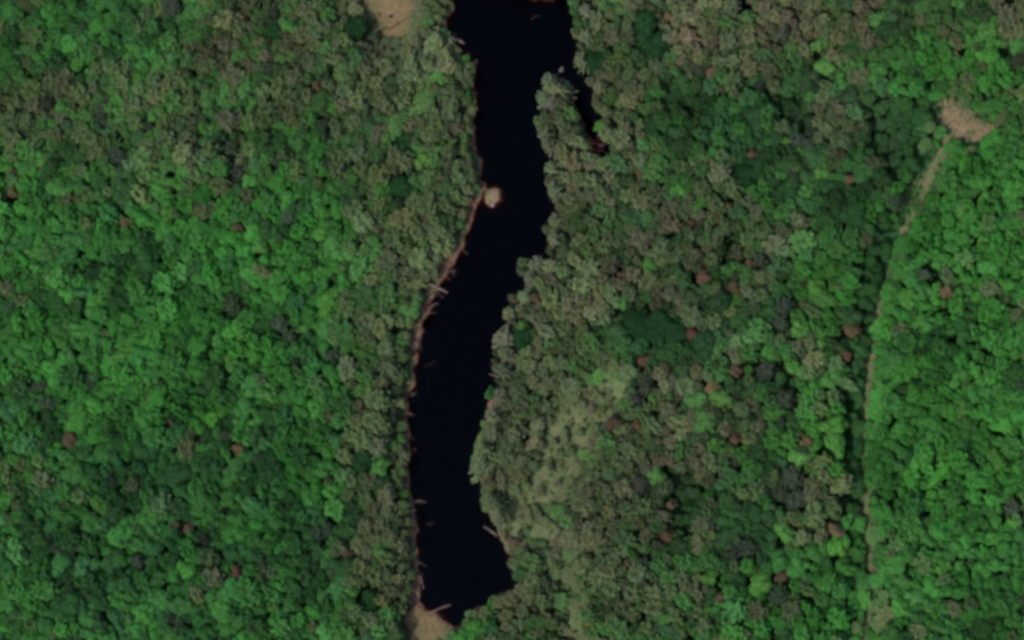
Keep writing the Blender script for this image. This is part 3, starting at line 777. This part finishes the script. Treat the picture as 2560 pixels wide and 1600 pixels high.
# ------------------------------------------------------------------ fallen trunks, sticks and rocks
def log(name, pts_px, r0, r1, mat, label, z0=0.35, z1=0.15, stubs=4, bend=0.35, group=None, roots=True):
    g = np.random.default_rng(int(pts_px[0][0]*7+pts_px[0][1]))
    a = gp(*pts_px[0], z0); b = gp(*pts_px[1], z1)
    a = np.array([*a, max(z0, float(height(a)[0])+r0*.7)]); b = np.array([*b, max(z1, float(height(b)[0])+r1*.5)])
    d = b-a; L = np.linalg.norm(d); side = np.array([-d[1], d[0], 0])/L
    n = 9; ts = np.linspace(0, 1, n)
    ph = g.uniform(0, 6)
    path = [a+d*t+side*bend*math.sin(t*4+ph)*.5+np.array([0, 0, .06*math.sin(t*7+ph)]) for t in ts]
    rad = [(r0+(r1-r0)*t)*g.uniform(.88, 1.1) for t in ts]
    root = bpy.data.objects.new(name, None); COL.objects.link(root); root.location = a
    st = Parts(); st.tube([p-a for p in path], rad, 8)
    o = bpy.data.objects.new('trunk', new_mesh(name+'_trunk', st.VV(), st.F, [mat], st.sm)); o.parent = root; COL.objects.link(o)
    for s in range(stubs):
        t = g.uniform(.3, .95); k = int(t*(n-1)); p = path[k]-a
        v = side*g.choice([-1, 1])*g.uniform(.5, 1.3)+d/L*g.uniform(.2, .9)+np.array([0, 0, g.uniform(0, .3)])
        q = Parts(); q.tube([p, p+v*.5+np.array([0, 0, .05]), p+v], [rad[k]*.5, rad[k]*.3, .02], 5)
        o = bpy.data.objects.new('branch', new_mesh(name+'_branch', q.VV(), q.F, [mat], q.sm)); o.parent = root; COL.objects.link(o)
    if roots:
        q = Parts()
        for s in range(6):
            t = s*1.05+g.uniform(-.3, .3)
            v = (side*math.cos(t)+np.array([0, 0, 1])*math.sin(t))*r0*g.uniform(1.5, 2.6)-d/L*r0*g.uniform(.3, 1.2)
            q.tube([path[0]-a, path[0]-a+v*.6, path[0]-a+v], [r0*.6, r0*.35, .03], 5)
        o = bpy.data.objects.new('root_plate', new_mesh(name+'_roots', q.VV(), q.F, [mat], q.sm)); o.parent = root; COL.objects.link(o)
    tag(root, label, 'log', group)
LOGS = [
    ('fallen_log', ((1066, 709), (1120, 731)), .42, .26, M_LOG, 'thick pale log jutting from the west bank over water, at its barest stretch'),
    ('fallen_log', ((1062, 778), (1093, 757)), .22, .10, M_LOG, 'thin grey log slanting up off the west bank below the thick pale log'),
    ('fallen_log', ((1108, 88), (1160, 109)), .62, .42, M_LOG, 'thick grey log lying over the water edge at the north-west shore'),
    ('fallen_log', ((1140, 126), (1170, 154)), .40, .26, M_LOG, 'pinkish log below the thick grey log at the north-west shore'),
    ('fallen_log', ((1040, 1251), (1066, 1256)), .13, .06, M_LOG, 'thin pale stick over the water from the lower west bank'),
    ('fallen_log', ((1066, 1311), (1086, 1304)), .12, .06, M_DARKLOG, 'small faint stick afloat beside the lower west shore'),
    ('fallen_log', ((1046, 1430), (1059, 1472)), .24, .12, M_LOG, 'pinkish log along the west shore above the sand spit'),
    ('fallen_log', ((1074, 1533), (1128, 1511)), .24, .10, M_LOG, 'straight pale log across the brown shallows at the lake foot'),
    ('fallen_log', ((1038, 1494), (1058, 1514)), .22, .10, M_LOG, 'short pink log in the shallows beside the sand spit'),
    ('fallen_log', ((1436, 339), (1496, 355)), .16, .08, M_REDLOG, 'thin red fallen trunk at the tip of the inlet'),
    ('fallen_log', ((1492, 338), (1500, 392)), .26, .10, M_REDLOG, 'dark red fallen trunk lying along the end of the inlet'),
    ('fallen_log', ((1480, 372), (1522, 384)), .22, .10, M_REDLOG, 'red trunk crossing the very tip of the inlet'),
    ('fallen_log', ((1478, 358), (1516, 362)), .2, .08, M_REDLOG, 'thin red trunk just above the trunk at the inlet tip'),
    ('fallen_log', ((1474, 344), (1506, 372)), .2, .07, M_REDLOG, 'slanting red trunk among the dead wood in the inlet'),
    ('fallen_log', ((974, 74), (1030, 44)), .22, .10, M_DARKLOG, 'dark trunk lying across the tan clearing'),
    ('fallen_log', ((1008, 1550), (1038, 1512)), .34, .2, M_DARKLOG, 'dark red log between the west bank and the sand spit'),
    ('fallen_log', ((1014, 1562), (1052, 1604)), .3, .2, M_DARKLOG, 'dark red log along the lower side of the sand spit'),
    ('fallen_log', ((1242, 1336), (1208, 1318)), .3, .12, M_LOG, 'pinkish log pointing into the lake from the lower east shore'),
    ('fallen_log', ((1060, 915), (1096, 902)), .07, .03, M_DARKLOG, 'faint thin branch afloat off the middle of the west bank'),
    ('fallen_log', ((1044, 870), (1052, 836)), .14, .06, M_LOG, 'thin stick leaning off the west bank where the lake narrows'),
    ('fallen_log', ((1250, 946), (1222, 934)), .2, .07, M_LOG, 'grey branch poking over the water from the middle east shore'),
    ('fallen_log', ((1326, 47), (1350, 36)), .09, .05, M_DARKLOG, 'faint stick afloat near the top edge of the lake'),
]
for nm, pp, r0, r1, m, lb in LOGS:
    afloat = 'afloat' in lb
    log(nm, pp, r0, r1, m, lb, 0.03 if afloat else .4, .02 if afloat else .12, 2 if r0 < .2 else 5, group='fallen trunks and sticks along the lake', roots=r0 > .2)
wb = np.array(W_BANK, float)
seg = np.r_[0, np.cumsum(np.hypot(*np.diff(wb, axis=0).T))]
gl_ = np.random.default_rng(11)
spots = np.sort(np.concatenate([gl_.uniform(np.interp(560, wb[:24, 1], seg[:24]), seg[48], 26), gl_.uniform(seg[3], seg[14], 6)]))
for j, sp_ in enumerate(spots):
    x = np.interp(sp_, seg, wb[:, 0]); y = np.interp(sp_, seg, wb[:, 1])
    L = gl_.uniform(14, 36); a_ = gl_.choice([0.35, -0.5, 1.1])+gl_.normal(0, .25)
    log('thin_trunk', ((x-8, y-4), (x-8+L*math.cos(a_), y-4+L*math.sin(a_))), gl_.uniform(.06, .13), .03, M_LOG if gl_.random() < .7 else M_REDLOG,
        f'thin fallen trunk leaning off the west bank, {ORD[j]} from the top', .5, .06, 4, group='thin fallen trunks off the west bank', roots=False)
def rock(x, y, s, label, name='boulder', mat=None):
    g = np.random.default_rng(int(x*3+y))
    p = gp(x, y, 0.2)
    V = ICO_V*np.array(s)*(1+g.normal(0, .09, (len(ICO_V), 1)))*(1+.15*np.sin(ICO_V@np.array([3., 4, 2]))[:, None])
    o = bpy.data.objects.new(name, new_mesh(name, V, ICO_F, [mat or M_ROCK], False)); COL.objects.link(o)
    o.location = (p[0], p[1], max(float(height(p)[0]), -0.05)+s[2]*.25); o.rotation_euler = (0, 0, g.uniform(0, 6))
    tag(o, label, 'rock', 'pale rocks at the water edge')
rock(1404, 174, (.75, .95, .6), 'small whitish rock in the water off the tip of the wooded spit')
rock(1503, 364, (.8, .55, .45), 'pale rock among the red trunks at the inlet end')
rock(1428, 222, (.7, .9, .5), 'pinkish rock on the inlet side of the wooded spit')
rock(1231, 512, (.7, .6, .4), 'pinkish rock at the lower edge of the round islet')
